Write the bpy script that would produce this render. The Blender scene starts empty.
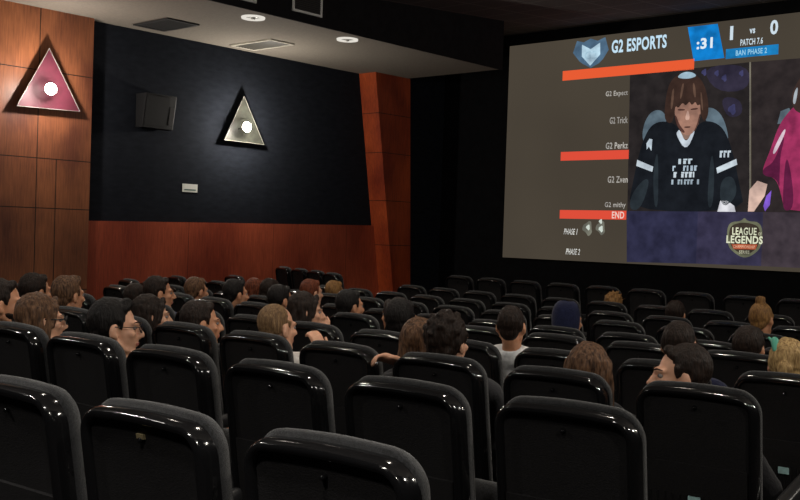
import bpy, bmesh, math, random
from mathutils import Vector, Matrix, noise
random.seed(7)
C = bpy.context.scene.collection
PI = math.pi
CAMZ = 1.77

# ------------------------------------------------------------------ materials
def mat(name, col, rough=0.6, spec=0.5, var=0.0, scale=20.0, bump=0.0, bscale=200.0, stretch=(1, 1, 1), col2=None, sheen=0.0, coat=0.0, metal=0.0, sss=0.0):
    m = bpy.data.materials.new(name); m.use_nodes = True
    nt = m.node_tree; b = nt.nodes['Principled BSDF']
    b.inputs['Base Color'].default_value = (*col, 1)
    b.inputs['Roughness'].default_value = rough
    b.inputs['Specular IOR Level'].default_value = spec
    b.inputs['Metallic'].default_value = metal
    b.inputs['Coat Weight'].default_value = coat
    b.inputs['Sheen Weight'].default_value = sheen
    if sss:
        b.inputs['Subsurface Weight'].default_value = sss
        b.inputs['Subsurface Radius'].default_value = (0.012, 0.005, 0.003)
    if var or bump:
        tc = nt.nodes.new('ShaderNodeTexCoord'); mp = nt.nodes.new('ShaderNodeMapping')
        mp.inputs['Scale'].default_value = stretch
        nt.links.new(tc.outputs['Object'], mp.inputs['Vector'])
    if var:
        n = nt.nodes.new('ShaderNodeTexNoise'); n.inputs['Scale'].default_value = scale; n.inputs['Detail'].default_value = 6
        nt.links.new(mp.outputs[0], n.inputs['Vector'])
        r = nt.nodes.new('ShaderNodeValToRGB')
        c2 = col2 or tuple(c * (1 - var) for c in col)
        c1 = col if col2 else tuple(min(1, c * (1 + var)) for c in col)
        r.color_ramp.elements[0].position = 0.34; r.color_ramp.elements[1].position = 0.66
        r.color_ramp.elements[0].color = (*c2, 1); r.color_ramp.elements[1].color = (*c1, 1)
        nt.links.new(n.outputs['Fac'], r.inputs[0]); nt.links.new(r.outputs[0], b.inputs['Base Color'])
    if bump:
        n2 = nt.nodes.new('ShaderNodeTexNoise'); n2.inputs['Scale'].default_value = bscale; n2.inputs['Detail'].default_value = 3
        nt.links.new(mp.outputs[0], n2.inputs['Vector'])
        bp = nt.nodes.new('ShaderNodeBump'); bp.inputs['Strength'].default_value = bump; bp.inputs['Distance'].default_value = 0.01
        nt.links.new(n2.outputs['Fac'], bp.inputs['Height']); nt.links.new(bp.outputs[0], b.inputs['Normal'])
    return m

def srgb(r, g, b):
    f = lambda c: (c / 255 / 12.92) if c / 255 <= 0.04045 else ((c / 255 + 0.055) / 1.055) ** 2.4
    return (f(r), f(g), f(b))

def emit(name, col, s=1.0):
    m = bpy.data.materials.new(name); m.use_nodes = True
    nt = m.node_tree; nt.nodes.clear()
    e = nt.nodes.new('ShaderNodeEmission'); o = nt.nodes.new('ShaderNodeOutputMaterial')
    e.inputs[0].default_value = (*col, 1); e.inputs[1].default_value = s
    nt.links.new(e.outputs[0], o.inputs[0])
    return m

M = {}
M['plastic'] = mat('seat gloss plastic', (0.005, 0.005, 0.0055), 0.11, 0.5, bump=0.05, bscale=60)
M['panel'] = mat('seat back board', (0.0065, 0.006, 0.0065), 0.75, 0.25, var=0.35, scale=160, bump=0.25, bscale=260)
M['fabric'] = mat('seat fabric', (0.013, 0.0136, 0.015), 0.95, 0.15, var=0.6, scale=150, bump=0.5, bscale=420, sheen=0.25)
M['arm'] = mat('armrest plastic', (0.012, 0.012, 0.013), 0.35, 0.5)
M['plate'] = mat('number plate', (0.35, 0.55, 0.55), 0.4, 0.5, var=0.2, scale=40)
M['brass'] = mat('brass plate', (0.55, 0.45, 0.25), 0.35, 0.5, metal=0.6)
M['carpet'] = mat('dark carpet', (0.008, 0.007, 0.008), 0.95, 0.1, var=0.4, scale=60, bump=0.4, bscale=200)
M['navy'] = mat('navy wall fabric', (0.011, 0.013, 0.018), 0.95, 0.1, var=0.18, scale=6, bump=0.25, bscale=120, stretch=(1, 1, 3))
M['black'] = mat('black masking cloth', (0.006, 0.006, 0.007), 0.95, 0.1, var=0.2, scale=8)
M['soffit'] = mat('painted soffit', (0.22, 0.195, 0.165), 0.9, 0.2, var=0.06, scale=30, bump=0.2, bscale=220)
M['bulkhead'] = mat('bulkhead paint', (0.012, 0.011, 0.012), 0.9, 0.2, var=0.2, scale=10)
M['white_metal'] = mat('white enamel', (0.62, 0.60, 0.56), 0.4, 0.5)
M['dark_metal'] = mat('dark metal', (0.03, 0.03, 0.03), 0.5, 0.5)
M['grey_metal'] = mat('grey metal', (0.22, 0.21, 0.19), 0.5, 0.5)
M['chrome'] = mat('chrome', (0.7, 0.7, 0.7), 0.15, 0.5, metal=1.0)

def wood_mat(name, c1, c2, seams_y, seams_z, groove=0.012, scale=3.0, spec=0.35, rough=0.45):
    """veneer: cloudy figure plus thin dark joints at given object-space y and z"""
    m = mat(name, c1, rough, spec, var=1, scale=scale, col2=c2, bump=0.06, bscale=90, stretch=(1, 1, 0.55))
    nt = m.node_tree; b = nt.nodes['Principled BSDF']
    src = b.inputs['Base Color'].links[0].from_socket
    tc = nt.nodes.new('ShaderNodeTexCoord'); sp = nt.nodes.new('ShaderNodeSeparateXYZ')
    nt.links.new(tc.outputs['Object'], sp.inputs[0])
    # fine grain
    mp = nt.nodes.new('ShaderNodeMapping'); mp.inputs['Scale'].default_value = (60, 60, 4)
    nt.links.new(tc.outputs['Object'], mp.inputs[0])
    gn = nt.nodes.new('ShaderNodeTexNoise'); gn.inputs['Scale'].default_value = 1.0; gn.inputs['Detail'].default_value = 5
    nt.links.new(mp.outputs[0], gn.inputs['Vector'])
    gm = nt.nodes.new('ShaderNodeMapRange'); gm.inputs[1].default_value = 0.3; gm.inputs[2].default_value = 0.7; gm.inputs[3].default_value = 0.72; gm.inputs[4].default_value = 1.2
    nt.links.new(gn.outputs['Fac'], gm.inputs[0])
    mx = nt.nodes.new('ShaderNodeMix'); mx.data_type = 'RGBA'; mx.blend_type = 'MULTIPLY'; mx.inputs[0].default_value = 1
    nt.links.new(src, mx.inputs[6]); nt.links.new(gm.outputs[0], mx.inputs[7])
    cur = mx.outputs[2]
    fac = None
    for ax, vals in (('Y', seams_y), ('Z', seams_z)):
        for v in vals:
            low = isinstance(v, tuple); v = v[1] if low else v
            s = nt.nodes.new('ShaderNodeMath'); s.operation = 'COMPARE'
            nt.links.new(sp.outputs[ax], s.inputs[0]); s.inputs[1].default_value = v; s.inputs[2].default_value = groove / 2
            if low:
                lt = nt.nodes.new('ShaderNodeMath'); lt.operation = 'LESS_THAN'; nt.links.new(sp.outputs['Z'], lt.inputs[0]); lt.inputs[1].default_value = 2.55
                ml = nt.nodes.new('ShaderNodeMath'); ml.operation = 'MULTIPLY'; nt.links.new(s.outputs[0], ml.inputs[0]); nt.links.new(lt.outputs[0], ml.inputs[1]); s = ml
            if fac is None: fac = s.outputs[0]
            else:
                a = nt.nodes.new('ShaderNodeMath'); a.operation = 'MAXIMUM'
                nt.links.new(fac, a.inputs[0]); nt.links.new(s.outputs[0], a.inputs[1]); fac = a.outputs[0]
    if fac is not None:
        m2 = nt.nodes.new('ShaderNodeMix'); m2.data_type = 'RGBA'
        nt.links.new(fac, m2.inputs[0]); nt.links.new(cur, m2.inputs[6]); m2.inputs[7].default_value = (0.012, 0.006, 0.004, 1)
        cur = m2.outputs[2]
    nt.links.new(cur, b.inputs['Base Color'])
    return m

# ------------------------------------------------------------------ mesh helpers
class MB:
    def __init__(s): s.v = []; s.f = []
    def add(s, vs, fs):
        o = len(s.v); s.v += [tuple(v) for v in vs]; s.f += [tuple(i + o for i in f) for f in fs]; return s
    def box(s, x0, x1, y0, y1, z0, z1):
        return s.add([(x0,y0,z0),(x1,y0,z0),(x1,y1,z0),(x0,y1,z0),(x0,y0,z1),(x1,y0,z1),(x1,y1,z1),(x0,y1,z1)],
                     [(0,3,2,1),(4,5,6,7),(0,1,5,4),(1,2,6,5),(2,3,7,6),(3,0,4,7)])
    def prism(s, pts, a, b):
        """closed polygon pts (3D) at offset vectors a and b"""
        n = len(pts); a = Vector(a); b = Vector(b)
        vs = [Vector(p) + a for p in pts] + [Vector(p) + b for p in pts]
        fs = [tuple(range(n))[::-1], tuple(range(n, 2 * n))] + [(i, (i + 1) % n, n + (i + 1) % n, n + i) for i in range(n)]
        return s.add(vs, fs)
    def loops(s, L, closed=True, cap0=False, cap1=False):
        n = len(L[0]); vs = [p for l in L for p in l]; fs = []
        for j in range(len(L) - 1):
            for i in range(n if closed else n - 1):
                k = (i + 1) % n
                fs.append((j*n+i, j*n+k, (j+1)*n+k, (j+1)*n+i))
        if cap0: fs.append(tuple(range(n))[::-1])
        if cap1: fs.append(tuple((len(L)-1)*n + i for i in range(n)))
        return s.add(vs, fs)
    def tube(s, pts, rads, n=12, caps=True):
        """tapered tube with rounded ends through pts"""
        P = [Vector(p) for p in pts]
        if not isinstance(rads, (list, tuple)): rads = [rads] * len(P)
        L = []
        d0 = (P[1] - P[0]).normalized(); d1 = (P[-1] - P[-2]).normalized()
        seq = []
        if caps:
            for a in (80, 60, 35): seq.append((P[0] - d0 * rads[0] * math.sin(math.radians(a)), rads[0] * math.cos(math.radians(a)), d0))
        for i, p in enumerate(P):
            d = d0 if i == 0 else d1 if i == len(P) - 1 else ((P[i+1]-p).normalized() + (p-P[i-1]).normalized()).normalized()
            seq.append((p, rads[i], d))
        if caps:
            for a in (35, 60, 80): seq.append((P[-1] + d1 * rads[-1] * math.sin(math.radians(a)), rads[-1] * math.cos(math.radians(a)), d1))
        u = d0.orthogonal().normalized()
        for c, r, d in seq:
            u = (u - d * u.dot(d)).normalized(); w = d.cross(u)
            L.append([c + (u * math.cos(2*PI*k/n) + w * math.sin(2*PI*k/n)) * r for k in range(n)])
        return s.loops(L, True, True, True)
    def ell(s, c, r, R=None, nu=16, nv=10):
        c = Vector(c); L = []
        R = R or Matrix.Identity(3)
        for j in range(1, nv):
            t = PI * j / nv
            L.append([c + R @ Vector((r[0]*math.sin(t)*math.cos(2*PI*i/nu), r[1]*math.sin(t)*math.sin(2*PI*i/nu), -r[2]*math.cos(t))) for i in range(nu)])
        return s.loops(L, True, True, True)
    def mesh(s, name, smooth=False):
        me = bpy.data.meshes.new(name); me.from_pydata(s.v, [], s.f)
        bm = bmesh.new(); bm.from_mesh(me); bmesh.ops.recalc_face_normals(bm, faces=bm.faces); bm.to_mesh(me); bm.free()
        if smooth: me.polygons.foreach_set('use_smooth', [True] * len(me.polygons))
        return me
    def build(s, name, m, parent=None, smooth=False, bevel=0.0):
        me = s.mesh(name, smooth); me.materials.append(m)
        if bevel:
            bm = bmesh.new(); bm.from_mesh(me)
            bmesh.ops.bevel(bm, geom=list(bm.edges), offset=bevel, segments=2, affect='EDGES', profile=0.7)
            bm.to_mesh(me); bm.free()
        return link(name, me, parent)

def link(name, me, parent=None):
    o = bpy.data.objects.new(name, me); C.objects.link(o)
    if parent: o.parent = parent
    return o

def struct(o): o['kind'] = 'structure'; return o
def tag(o, label, cat, group=None):
    o['label'] = label; o['category'] = cat
    if group: o['group'] = group
    return o
def empty(name, loc, rz=0.0):
    o = bpy.data.objects.new(name, None); C.objects.link(o); o.empty_display_size = 0.1
    o.location = loc; o.rotation_euler = (0, 0, rz); return o

# ------------------------------------------------------------------ camera
cam = bpy.data.cameras.new('camera'); co = bpy.data.objects.new('camera', cam); C.objects.link(co)
r_, d_, f_ = Vector((0.746775, 0.664259, 0.032961)), Vector((0.035909, 0.009216, -0.999313)), Vector((-0.664107, 0.747445, -0.016971))
co.matrix_world = Matrix(((r_[0], -d_[0], -f_[0], 0), (r_[1], -d_[1], -f_[1], 0), (r_[2], -d_[2], -f_[2], CAMZ), (0, 0, 0, 1)))
cam.sensor_width = 36; cam.lens = 36 * 1022.436 / 800; cam.clip_start = 0.05
bpy.context.scene.camera = co

# ------------------------------------------------------------------ rows of seats: geometry of the hall
K1, K2, PITCH = 0.019491, 0.190662, 0.55
ROWS = {'A': (1.707, -2.609, 0.477), 'B': (2.675, -4.29, 0.504), 'C': (3.643, -4.357, 0.551), 'D': (4.611, -4.402, 0.596),
        'E': (5.579, -3.353, 0.623), 'F': (6.547, -3.958, 0.672), 'G': (7.515, -5.664, 0.679), 'H': (8.483, -6.838, 0.686),
        'I': (9.451, -7.995, 0.668), 'Z': (10.506, -8.119, 0.571)}
RIM = 1.08
def curve_y(x): return K1 * x * x + K2 * x
def row_floor(n): return CAMZ - ROWS[n][2] - RIM
def seat_pose(n, k):
    d, o, h = ROWS[n]; x = o + k * PITCH
    return Vector((x, d + curve_y(x), row_floor(n))), math.atan(2 * K1 * x + K2)

# floor: shallow terraces following the curved rows
def build_floor():
    ds = [(-9.0, row_floor('A'))]
    prev = 'A'
    for n in list(ROWS)[1:]:
        d = ROWS[n][0] + 0.06
        ds += [(d, row_floor(prev)), (d + 0.004, row_floor(n))]; prev = n
    ds += [(22.0, row_floor('Z'))]
    xs = [-12.2 + 0.4 * i for i in range(36)]
    b = MB()
    b.loops([[(x, max(-2.4, min(14.8, d + curve_y(x))), z) for x in xs] for d, z in ds], closed=False)
    top = b.build('floor', M['carpet']); struct(top)
    return top
build_floor()

# ------------------------------------------------------------------ room shell
M['wood'] = wood_mat('orange veneer panels', srgb(146, 90, 58), srgb(92, 52, 37), [6.49, 5.2, 4.6, ('low', 6.755)], [1.93, 2.55, 3.64, 0.9], scale=1.6)
M['wainscot'] = wood_mat('red veneer wainscot', srgb(176, 84, 56), srgb(130, 54, 36), [8.9, 10.5, 12.1], [], groove=0.006, scale=1.1)
M['pilaster'] = wood_mat('brown veneer pilaster', srgb(176, 78, 38), srgb(120, 44, 24), [], [1.55, 2.3, 3.1, 3.75], groove=0.01, scale=1.5)
struct(MB().box(-12.3, -12.0, -2.4, 14.9, -0.1, 5.6).build('wall_left', M['navy']))
struct(MB().box(-12.3, 1.7, 14.6, 14.9, -0.1, 5.6).build('wall_front', M['black']))
struct(MB().box(1.4, 1.7, -2.4, 14.9, -0.1, 5.6).build('wall_right', M['navy']))
struct(MB().box(-12.3, 1.7, -2.7, -2.4, -0.1, 5.6).build('wall_back', M['navy']))
struct(MB().box(-12.0, -11.85, -2.4, 7.235, 0.0, 4.41).build('trim_1', M['wood']))
wz = MB(); A_, B_ = (7.235, 1.79), (12.75, 1.885)
wz.prism([(-12.0, A_[0], 0.0), (-12.0, 13.2, 0.0), (-12.0, 13.2, B_[1]), (-12.0, A_[0], A_[1])], (0, 0, 0), (0.05, 0, 0))
struct(wz.build('trim_2', M['wainscot']))
# leaning pilaster
wp = MB()
y_t, y_b, X1 = 12.33, 13.06, -11.62
wp.prism([(-12.0, y_b, 0.0), (-12.0, 13.42, 0.0), (-12.0, 13.2, 4.41), (-12.0, y_t, 4.41)], (0, 0, 0), (-(-12.0) + X1, 0, 0))
struct(wp.build('trim_3', M['pilaster']))
# soffit + bulkhead face
struct(MB().box(-12.0, -9.66, -2.4, 13.15, 4.41, 5.6).build('trim_4', M['soffit']))
struct(MB().box(-9.66, -9.64, -2.4, 13.15, 4.395, 5.6).build('trim_5', M['bulkhead']))
struct(MB().box(-9.64, 1.4, -2.4, 0.45, 3.0, 3.3).build('trim_6', M['bulkhead']))  # unseen overhang put in to carry the added lamps at the back
# tiled high ceiling
cm = mat('dark ceiling tiles', (0.15, 0.137, 0.13), 0.95, 0.1, var=0.12, scale=40)
def grid_lines(m, step, w, col):
    nt = m.node_tree; b = nt.nodes['Principled BSDF']; src = b.inputs['Base Color'].links[0].from_socket
    tc = nt.nodes.new('ShaderNodeTexCoord'); sp = nt.nodes.new('ShaderNodeSeparateXYZ'); nt.links.new(tc.outputs['Object'], sp.inputs[0])
    outs = []
    for ax in 'XY':
        a = nt.nodes.new('ShaderNodeMath'); a.operation = 'PINGPONG'; nt.links.new(sp.outputs[ax], a.inputs[0]); a.inputs[1].default_value = step / 2
        l = nt.nodes.new('ShaderNodeMath'); l.operation = 'LESS_THAN'; nt.links.new(a.outputs[0], l.inputs[0]); l.inputs[1].default_value = w / 2
        outs.append(l.outputs[0])
    mx = nt.nodes.new('ShaderNodeMath'); mx.operation = 'MAXIMUM'; nt.links.new(outs[0], mx.inputs[0]); nt.links.new(outs[1], mx.inputs[1])
    m2 = nt.nodes.new('ShaderNodeMix'); m2.data_type = 'RGBA'; nt.links.new(mx.outputs[0], m2.inputs[0]); nt.links.new(src, m2.inputs[6]); m2.inputs[7].default_value = (*col, 1)
    nt.links.new(m2.outputs[2], b.inputs['Base Color'])
grid_lines(cm, 0.6, 0.03, (0.24, 0.22, 0.21))
cb = MB(); prof = [(-2.4, 4.90), (9.6, 4.90), (14.6, 5.28)]
cb.loops([[(x, y, z) for y, z in prof] + [(x, y, z + 0.2) for y, z in prof[::-1]] for x in (-9.64, 1.4)], True, True, True)
cb.loops([[(x, y, z) for y, z in ((13.15, 5.17), (14.6, 5.28), (14.6, 5.48), (13.15, 5.37))] for x in (-12.0, -9.64)], True, True, True)
struct(cb.build('ceiling', cm))

# ------------------------------------------------------------------ fixtures on wall and soffit
def sconce(tri, xw, off_p, bulb, pm, lcol, power, label, sg=1):
    # thin triangular panel held off the wall, lamp on a stem in front of it
    yc = sum(p[0] for p in tri) / 3; zc = sum(p[1] for p in tri) / 3
    e = empty('wall_sconce', (xw, yc, zc)); tag(e, label, 'wall lamp', None)
    pl = lambda p, x, s=1.0: (sg * x, (p[0] - yc) * s, (p[1] - zc) * s)
    b = MB(); b.prism([pl(p, off_p, 0.985) for p in tri], (0, 0, 0), (sg * 0.008, 0, 0)); b.build('panel', pm, e)
    b = MB(); b.loops([[pl(p, off_p - 0.004) for p in tri], [pl(p, off_p + 0.012) for p in tri], [pl(p, off_p + 0.012, 0.972) for p in tri], [pl(p, off_p - 0.004, 0.972) for p in tri], [pl(p, off_p - 0.004) for p in tri]])
    b.build('edging', M['grey_metal'], e)
    for p in tri:
        q = pl(p, 0, 0.62); o = MB().tube([(0, q[1], q[2]), (sg * off_p, q[1], q[2])], 0.012, 8, False).build('standoff', M['dark_metal'], e, True)
    bl = (bulb[0] - xw, bulb[1] - yc, bulb[2] - zc)
    b = MB(); b.tube([(sg * (off_p + 0.005), bl[1], bl[2] - 0.02), (sg * (off_p + 0.07), bl[1], bl[2] - 0.02), (bl[0], bl[1], bl[2] - 0.035)], 0.008, 8); b.build('bulb_holder', M['dark_metal'], e, True)
    b = MB(); b.ell(bl, (0.055, 0.074, 0.074)); bo = b.build('bulb', emit('lamp glow', lcol, 30), e, True)
    L_ = bpy.data.lights.new('sconce light', 'POINT'); L_.energy = power; L_.color = lcol; L_.shadow_soft_size = 0.045; L_.use_shadow = True
    lo_ = bpy.data.objects.new('sconce_light', L_); C.objects.link(lo_); lo_.location = (bulb[0] + sg * 0.11, bulb[1], bulb[2])
pink = mat('rose glass panel', (0.075, 0.012, 0.024), 0.55, 0.4, var=0.12, scale=10)
grey = mat('frosted glass panel', (0.032, 0.033, 0.026), 0.5, 0.4, var=0.3, scale=9)
WHITE = (1.0, 0.93, 0.82)
sconce([(6.557, 3.913), (6.145, 3.148), (7.007, 3.171)], -11.85, 0.10, (-11.56, 6.49, 3.385), pink, (1.0, 0.90, 0.80), 62,
       'triangular wall lamp with rose coloured panel on the orange wood panelling')
sconce([(9.79, 3.723), (9.441, 3.038), (10.207, 3.031)], -12.0, 0.10, (-11.70, 9.70, 3.245), grey, WHITE, 90,
       'triangular wall lamp with pale panel on the dark navy wall')
for i, y in enumerate((0.0, 3.2)):  # out-of-view lamps added for light from the left
    sconce([(y, 3.913), (y - 0.42, 3.148), (y + 0.42, 3.16)], -11.85, 0.10, (-11.56, y - 0.03, 3.385), grey, WHITE, 22, 'added unseen triangular lamp on the wood panelling of the left wall, %s from the back' % ('first', 'second')[i])
for i, y in enumerate((1.0, 4.0, 7.0, 10.0)):  # unseen lamps added to light faces and seat corners from the right
    sconce([(y, 3.913), (y - 0.42, 3.148), (y + 0.42, 3.16)], 1.4, 0.10, (1.1, y - 0.03, 3.385), grey, WHITE, 110, 'added unseen triangular lamp on the right wall, %s from the back' % ('first', 'second', 'third', 'fourth')[i], -1)

e = empty('wall_speaker', (-12.0, 8.23, 3.08)); tag(e, 'black loudspeaker box mounted high on the navy wall between the lamps', 'speaker')
b = MB(); b.prism([(0.04, -0.26, 0.0), (0.20, -0.26, 0.0), (0.28, -0.26, 0.46), (0.04, -0.26, 0.46)], (0, 0, 0), (0, 0.5, 0)); b.build('cabinet', mat('speaker cabinet', (0.008, 0.008, 0.009), 0.6, 0.4), e, bevel=0.012)
b = MB(); b.prism([(0.205, -0.235, 0.03), (0.212, -0.235, 0.03), (0.282, -0.235, 0.43), (0.275, -0.235, 0.43)], (0, 0, 0), (0, 0.36, 0)); b.build('grille', mat('speaker grille', (0.012, 0.012, 0.013), 0.7, 0.3, var=0.6, scale=300), e)
b = MB(); b.prism([(0.212, 0.15, 0.06), (0.222, 0.15, 0.06), (0.262, 0.15, 0.30), (0.252, 0.15, 0.30)], (0, 0, 0), (0, 0.06, 0)); b.build('horn', mat('speaker horn', (0.06, 0.06, 0.06), 0.3, 0.5), e)
MB().box(0.0, 0.05, -0.08, 0.08, 0.12, 0.34).build('bracket', M['dark_metal'], e)
e = empty('wall_sign', (-12.0, 8.93, 2.25)); tag(e, 'small white rectangular notice plate on the dark navy wall', 'sign')
MB().box(0.0, 0.012, -0.13, 0.13, 0.0, 0.115).build('plate', mat('sign plate', (0.62, 0.62, 0.58), 0.5, 0.4), e)
MB().box(0.012, 0.014, -0.10, 0.10, 0.022, 0.042).build('stripe', mat('sign stripe', (0.10, 0.16, 0.13), 0.5, 0.4), e)

def vent(x0, x1, y0, y1, z, label, fm, sm):
    cx, cy = (x0 + x1) / 2, (y0 + y1) / 2
    e = empty('ceiling_vent', (cx, cy, z)); tag(e, label, 'vent')
    hx, hy = (x1 - x0) / 2, (y1 - y0) / 2; b = MB(); w = 0.045
    L = []
    for s, dz in ((0, 0), (0, -0.02), (w, -0.02), (w, 0)): L.append([(-hx+s, -hy+s, dz), (hx-s, -hy+s, dz), (hx-s, hy-s, dz), (-hx+s, hy-s, dz)])
    b.loops(L); b.build('frame', fm, e)
    b = MB(); n = 7
    for i in range(n):
        y = -hy + w + (i + 0.5) * (2*hy - 2*w) / n
        b.prism([(-hx+w, y - 0.022, -0.004), (-hx+w, y + 0.018, -0.018), (-hx+w, y + 0.021, -0.016), (-hx+w, y - 0.019, -0.002)], (0,0,0), (2*hx-2*w, 0, 0))
    b.build('slats', sm, e)
vent(-11.72, -10.95, 7.73, 8.23, 4.41, 'dark square ceiling vent in the soffit, the one nearer the orange wood panelling', M['dark_metal'], M['dark_metal'])
vent(-11.78, -10.89, 9.40, 9.86, 4.41, 'pale framed ceiling vent in the soffit above the white triangular wall lamp', mat('vent frame', (0.5, 0.47, 0.4), 0.4, 0.5), mat('vent slats', (0.06, 0.055, 0.045), 0.5, 0.5))
def downlight(x, y, z, label, lensm, ringm=None):
    e = empty('ceiling_downlight', (x, y, z)); tag(e, label, 'ceiling light', None)
    ring = lambda r, dz: [(r*math.cos(2*PI*i/28), r*math.sin(2*PI*i/28), dz) for i in range(28)]
    MB().loops([ring(0.15, 0), ring(0.147, -0.022), ring(0.125, -0.026), ring(0.105, -0.012), ring(0.10, 0)]).build('trim_ring', ringm or M['white_metal'], e, True)
    MB().loops([ring(0.10, -0.001), ring(0.075, -0.006), ring(0.05, -0.010), ring(0.01, -0.010)], True, False, True).build('reflector', lensm, e, True)
    b = MB(); b.ell((0.0, 0.0, -0.016), (0.03, 0.03, 0.018)); b.build('lamp', M['white_metal'], e, True)
    return e
glow = emit('opal glass ring', (1.0, 0.95, 0.85), 0.75)
off = mat('downlight reflector', (0.25, 0.24, 0.22), 0.25, 0.5, metal=0.5)
downlight(-9.99, 8.33, 4.41, 'round white downlight in the soffit, left of the two', off, glow)
downlight(-9.99, 10.01, 4.41, 'round white downlight in the soffit nearer the wooden pilaster', off, glow)
def grille(y0, y1, z0, z1, label):
    e = empty('bulkhead_grille', (-9.64, (y0+y1)/2, z0)); tag(e, label, 'grille')
    h = (y1-y0)/2; H = z1-z0; b = MB(); L = []; w = 0.028
    for s, dx in ((0, 0), (0, 0.02), (w, 0.02), (w, 0)): L.append([(dx, -h+s, s), (dx, h-s, s), (dx, h-s, H-s), (dx, -h+s, H-s)])
    b.loops(L); b.build('frame', mat('grille frame', (0.88, 0.87, 0.83), 0.45, 0.4), e)
    b = MB()
    for i in range(12):
        z = w + (i+0.5)*(H-2*w)/12
        b.prism([(0.002, -h+w, z-0.008), (0.014, -h+w, z+0.006), (0.014, -h+w, z+0.009), (0.002, -h+w, z-0.004)], (0,0,0), (0, 2*(h-w), 0))
    b.build('louvres', mat('grille louvre', (0.05, 0.048, 0.046), 0.6, 0.3), e)
grille(8.66, 9.17, 4.51, 4.86, 'white framed grille on the black bulkhead right of the downlight')
grille(7.56, 8.07, 4.485, 4.84, 'white framed grille at the top edge of the photo, left of the other grille')

# ------------------------------------------------------------------ cinema screen with the projected picture
SY = 14.5
scr = empty('projection_screen', (-6.1, SY + 0.06, 1.40)); tag(scr, 'large cinema screen showing a broadcast with a player in a black jersey', 'screen')
def cmat(r, g, b):
    m = emit('projected %d %d %d' % (r, g, b), srgb(r, g, b)); nt = m.node_tree; em = nt.nodes['Emission']
    if max(r, g, b) < 215:
        tc = nt.nodes.new('ShaderNodeTexCoord'); nz = nt.nodes.new('ShaderNodeTexNoise'); nz.inputs['Scale'].default_value = 5.5; nz.inputs['Detail'].default_value = 3
        rp = nt.nodes.new('ShaderNodeValToRGB'); rp.color_ramp.elements[0].position = 0.3; rp.color_ramp.elements[1].position = 0.7
        rp.color_ramp.elements[0].color = (*srgb(r * .84, g * .84, b * .86), 1); rp.color_ramp.elements[1].color = (*srgb(min(255, r * 1.16), min(255, g * 1.16), min(255, b * 1.16)), 1)
        nt.links.new(tc.outputs['Object'], nz.inputs['Vector']); nt.links.new(nz.outputs['Fac'], rp.inputs[0]); nt.links.new(rp.outputs[0], em.inputs[0])
    return m
layer = [0]
def to_l(p, y): return (p[0] + 6.1, y - SY - 0.06, p[1] - 1.40)
SMOOTH = ('player_jersey', 'player_face', 'player_hair', 'chair_shoulder', 'second_jersey', 'second_head', 'jersey_fold', 'neck_skin', 'headset', 'hair_sheen', 'player_nose', 'collar', 'crowd', 'pick', 'league_crest', 'crest_field')
def spoly(name, pts, col, lay=1, parent=None):
    if any(name.startswith(k) for k in SMOOTH):
        for _ in range(2):
            q = []
            for a, c in zip(pts, pts[1:] + pts[:1]): q += [(a[0]*.75 + c[0]*.25, a[1]*.75 + c[1]*.25), (a[0]*.25 + c[0]*.75, a[1]*.25 + c[1]*.75)]
            pts = q
    me = bpy.data.meshes.new(name); y = SY - 0.004 * lay
    bm = bmesh.new(); vs = [bm.verts.new(to_l(p, y)) for p in pts]; bm.faces.new(vs)
    bmesh.ops.triangulate(bm, faces=bm.faces)
    bmesh.ops.recalc_face_normals(bm, faces=bm.faces); bm.to_mesh(me); bm.free()
    me.materials.append(cmat(*col)); return link(name, me, scr)
def smulti(name, polys, col, lay=1, one=False):
    if not one:
        for pts in polys: spoly(name, pts, col, lay)
        return
    me = bpy.data.meshes.new(name); y = SY - 0.004 * lay
    bm = bmesh.new()
    for pts in polys:
        vs = [bm.verts.new(to_l(p, y)) for p in pts]; bm.faces.new(vs)
    bmesh.ops.triangulate(bm, faces=bm.faces); bm.to_mesh(me); bm.free()
    me.materials.append(cmat(*col)); return link(name, me, scr)
def stext(name, txt, x0, x1, z0, z1, col, lay=3, shear=0.0, bold=0.0):
    cu = bpy.data.curves.new(name, 'FONT'); cu.body = txt; cu.offset = bold; cu.resolution_u = 3; cu.space_character = 1.08
    t = bpy.data.objects.new(name, cu); C.objects.link(t)
    dg = bpy.context.evaluated_depsgraph_get(); me = bpy.data.meshes.new_from_object(t.evaluated_get(dg))
    bpy.data.objects.remove(t); bpy.data.curves.remove(cu)
    xs = [v.co.x for v in me.vertices]; ys = [v.co.y for v in me.vertices]
    ax, bx, ay, by = min(xs), max(xs), min(ys), max(ys)
    for v in me.vertices:
        u = (v.co.x - ax) / (bx - ax); w = (v.co.y - ay) / (by - ay)
        v.co = to_l((x0 + u * (x1 - x0) + shear * w * (z1 - z0), z0 + w * (z1 - z0)), SY - 0.004 * lay)
    me.materials.clear(); me.materials.append(cmat(*col)); me.name = name
    return link(name, me, scr)
def rect(x0, x1, z0, z1): return [(x0, z0), (x1, z0), (x1, z1), (x0, z1)]
# fabric: a thin slab whose face carries the projected brown background
fm = emit('projected background', srgb(72, 64, 55))
nt = fm.node_tree; em = nt.nodes['Emission']; tc = nt.nodes.new('ShaderNodeTexCoord'); nz = nt.nodes.new('ShaderNodeTexNoise'); nz.inputs['Scale'].default_value = 0.35
rp = nt.nodes.new('ShaderNodeValToRGB'); rp.color_ramp.elements[0].color = (*srgb(58, 52, 45), 1); rp.color_ramp.elements[1].color = (*srgb(84, 76, 64), 1)
nt.links.new(tc.outputs['Object'], nz.inputs['Vector']); nt.links.new(nz.outputs['Fac'], rp.inputs[0]); nt.links.new(rp.outputs[0], em.inputs[0])
MB().box(-10.49 + 6.1, -1.72 + 6.1, -0.06, 0.02, 0.0, 3.665).build('screen_fabric', fm, scr)
W_ = (206, 222, 232)
spoly('headline_bar', rect(-9.385, -7.05, 4.385, 4.545), (232, 92, 52), 2)
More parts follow.
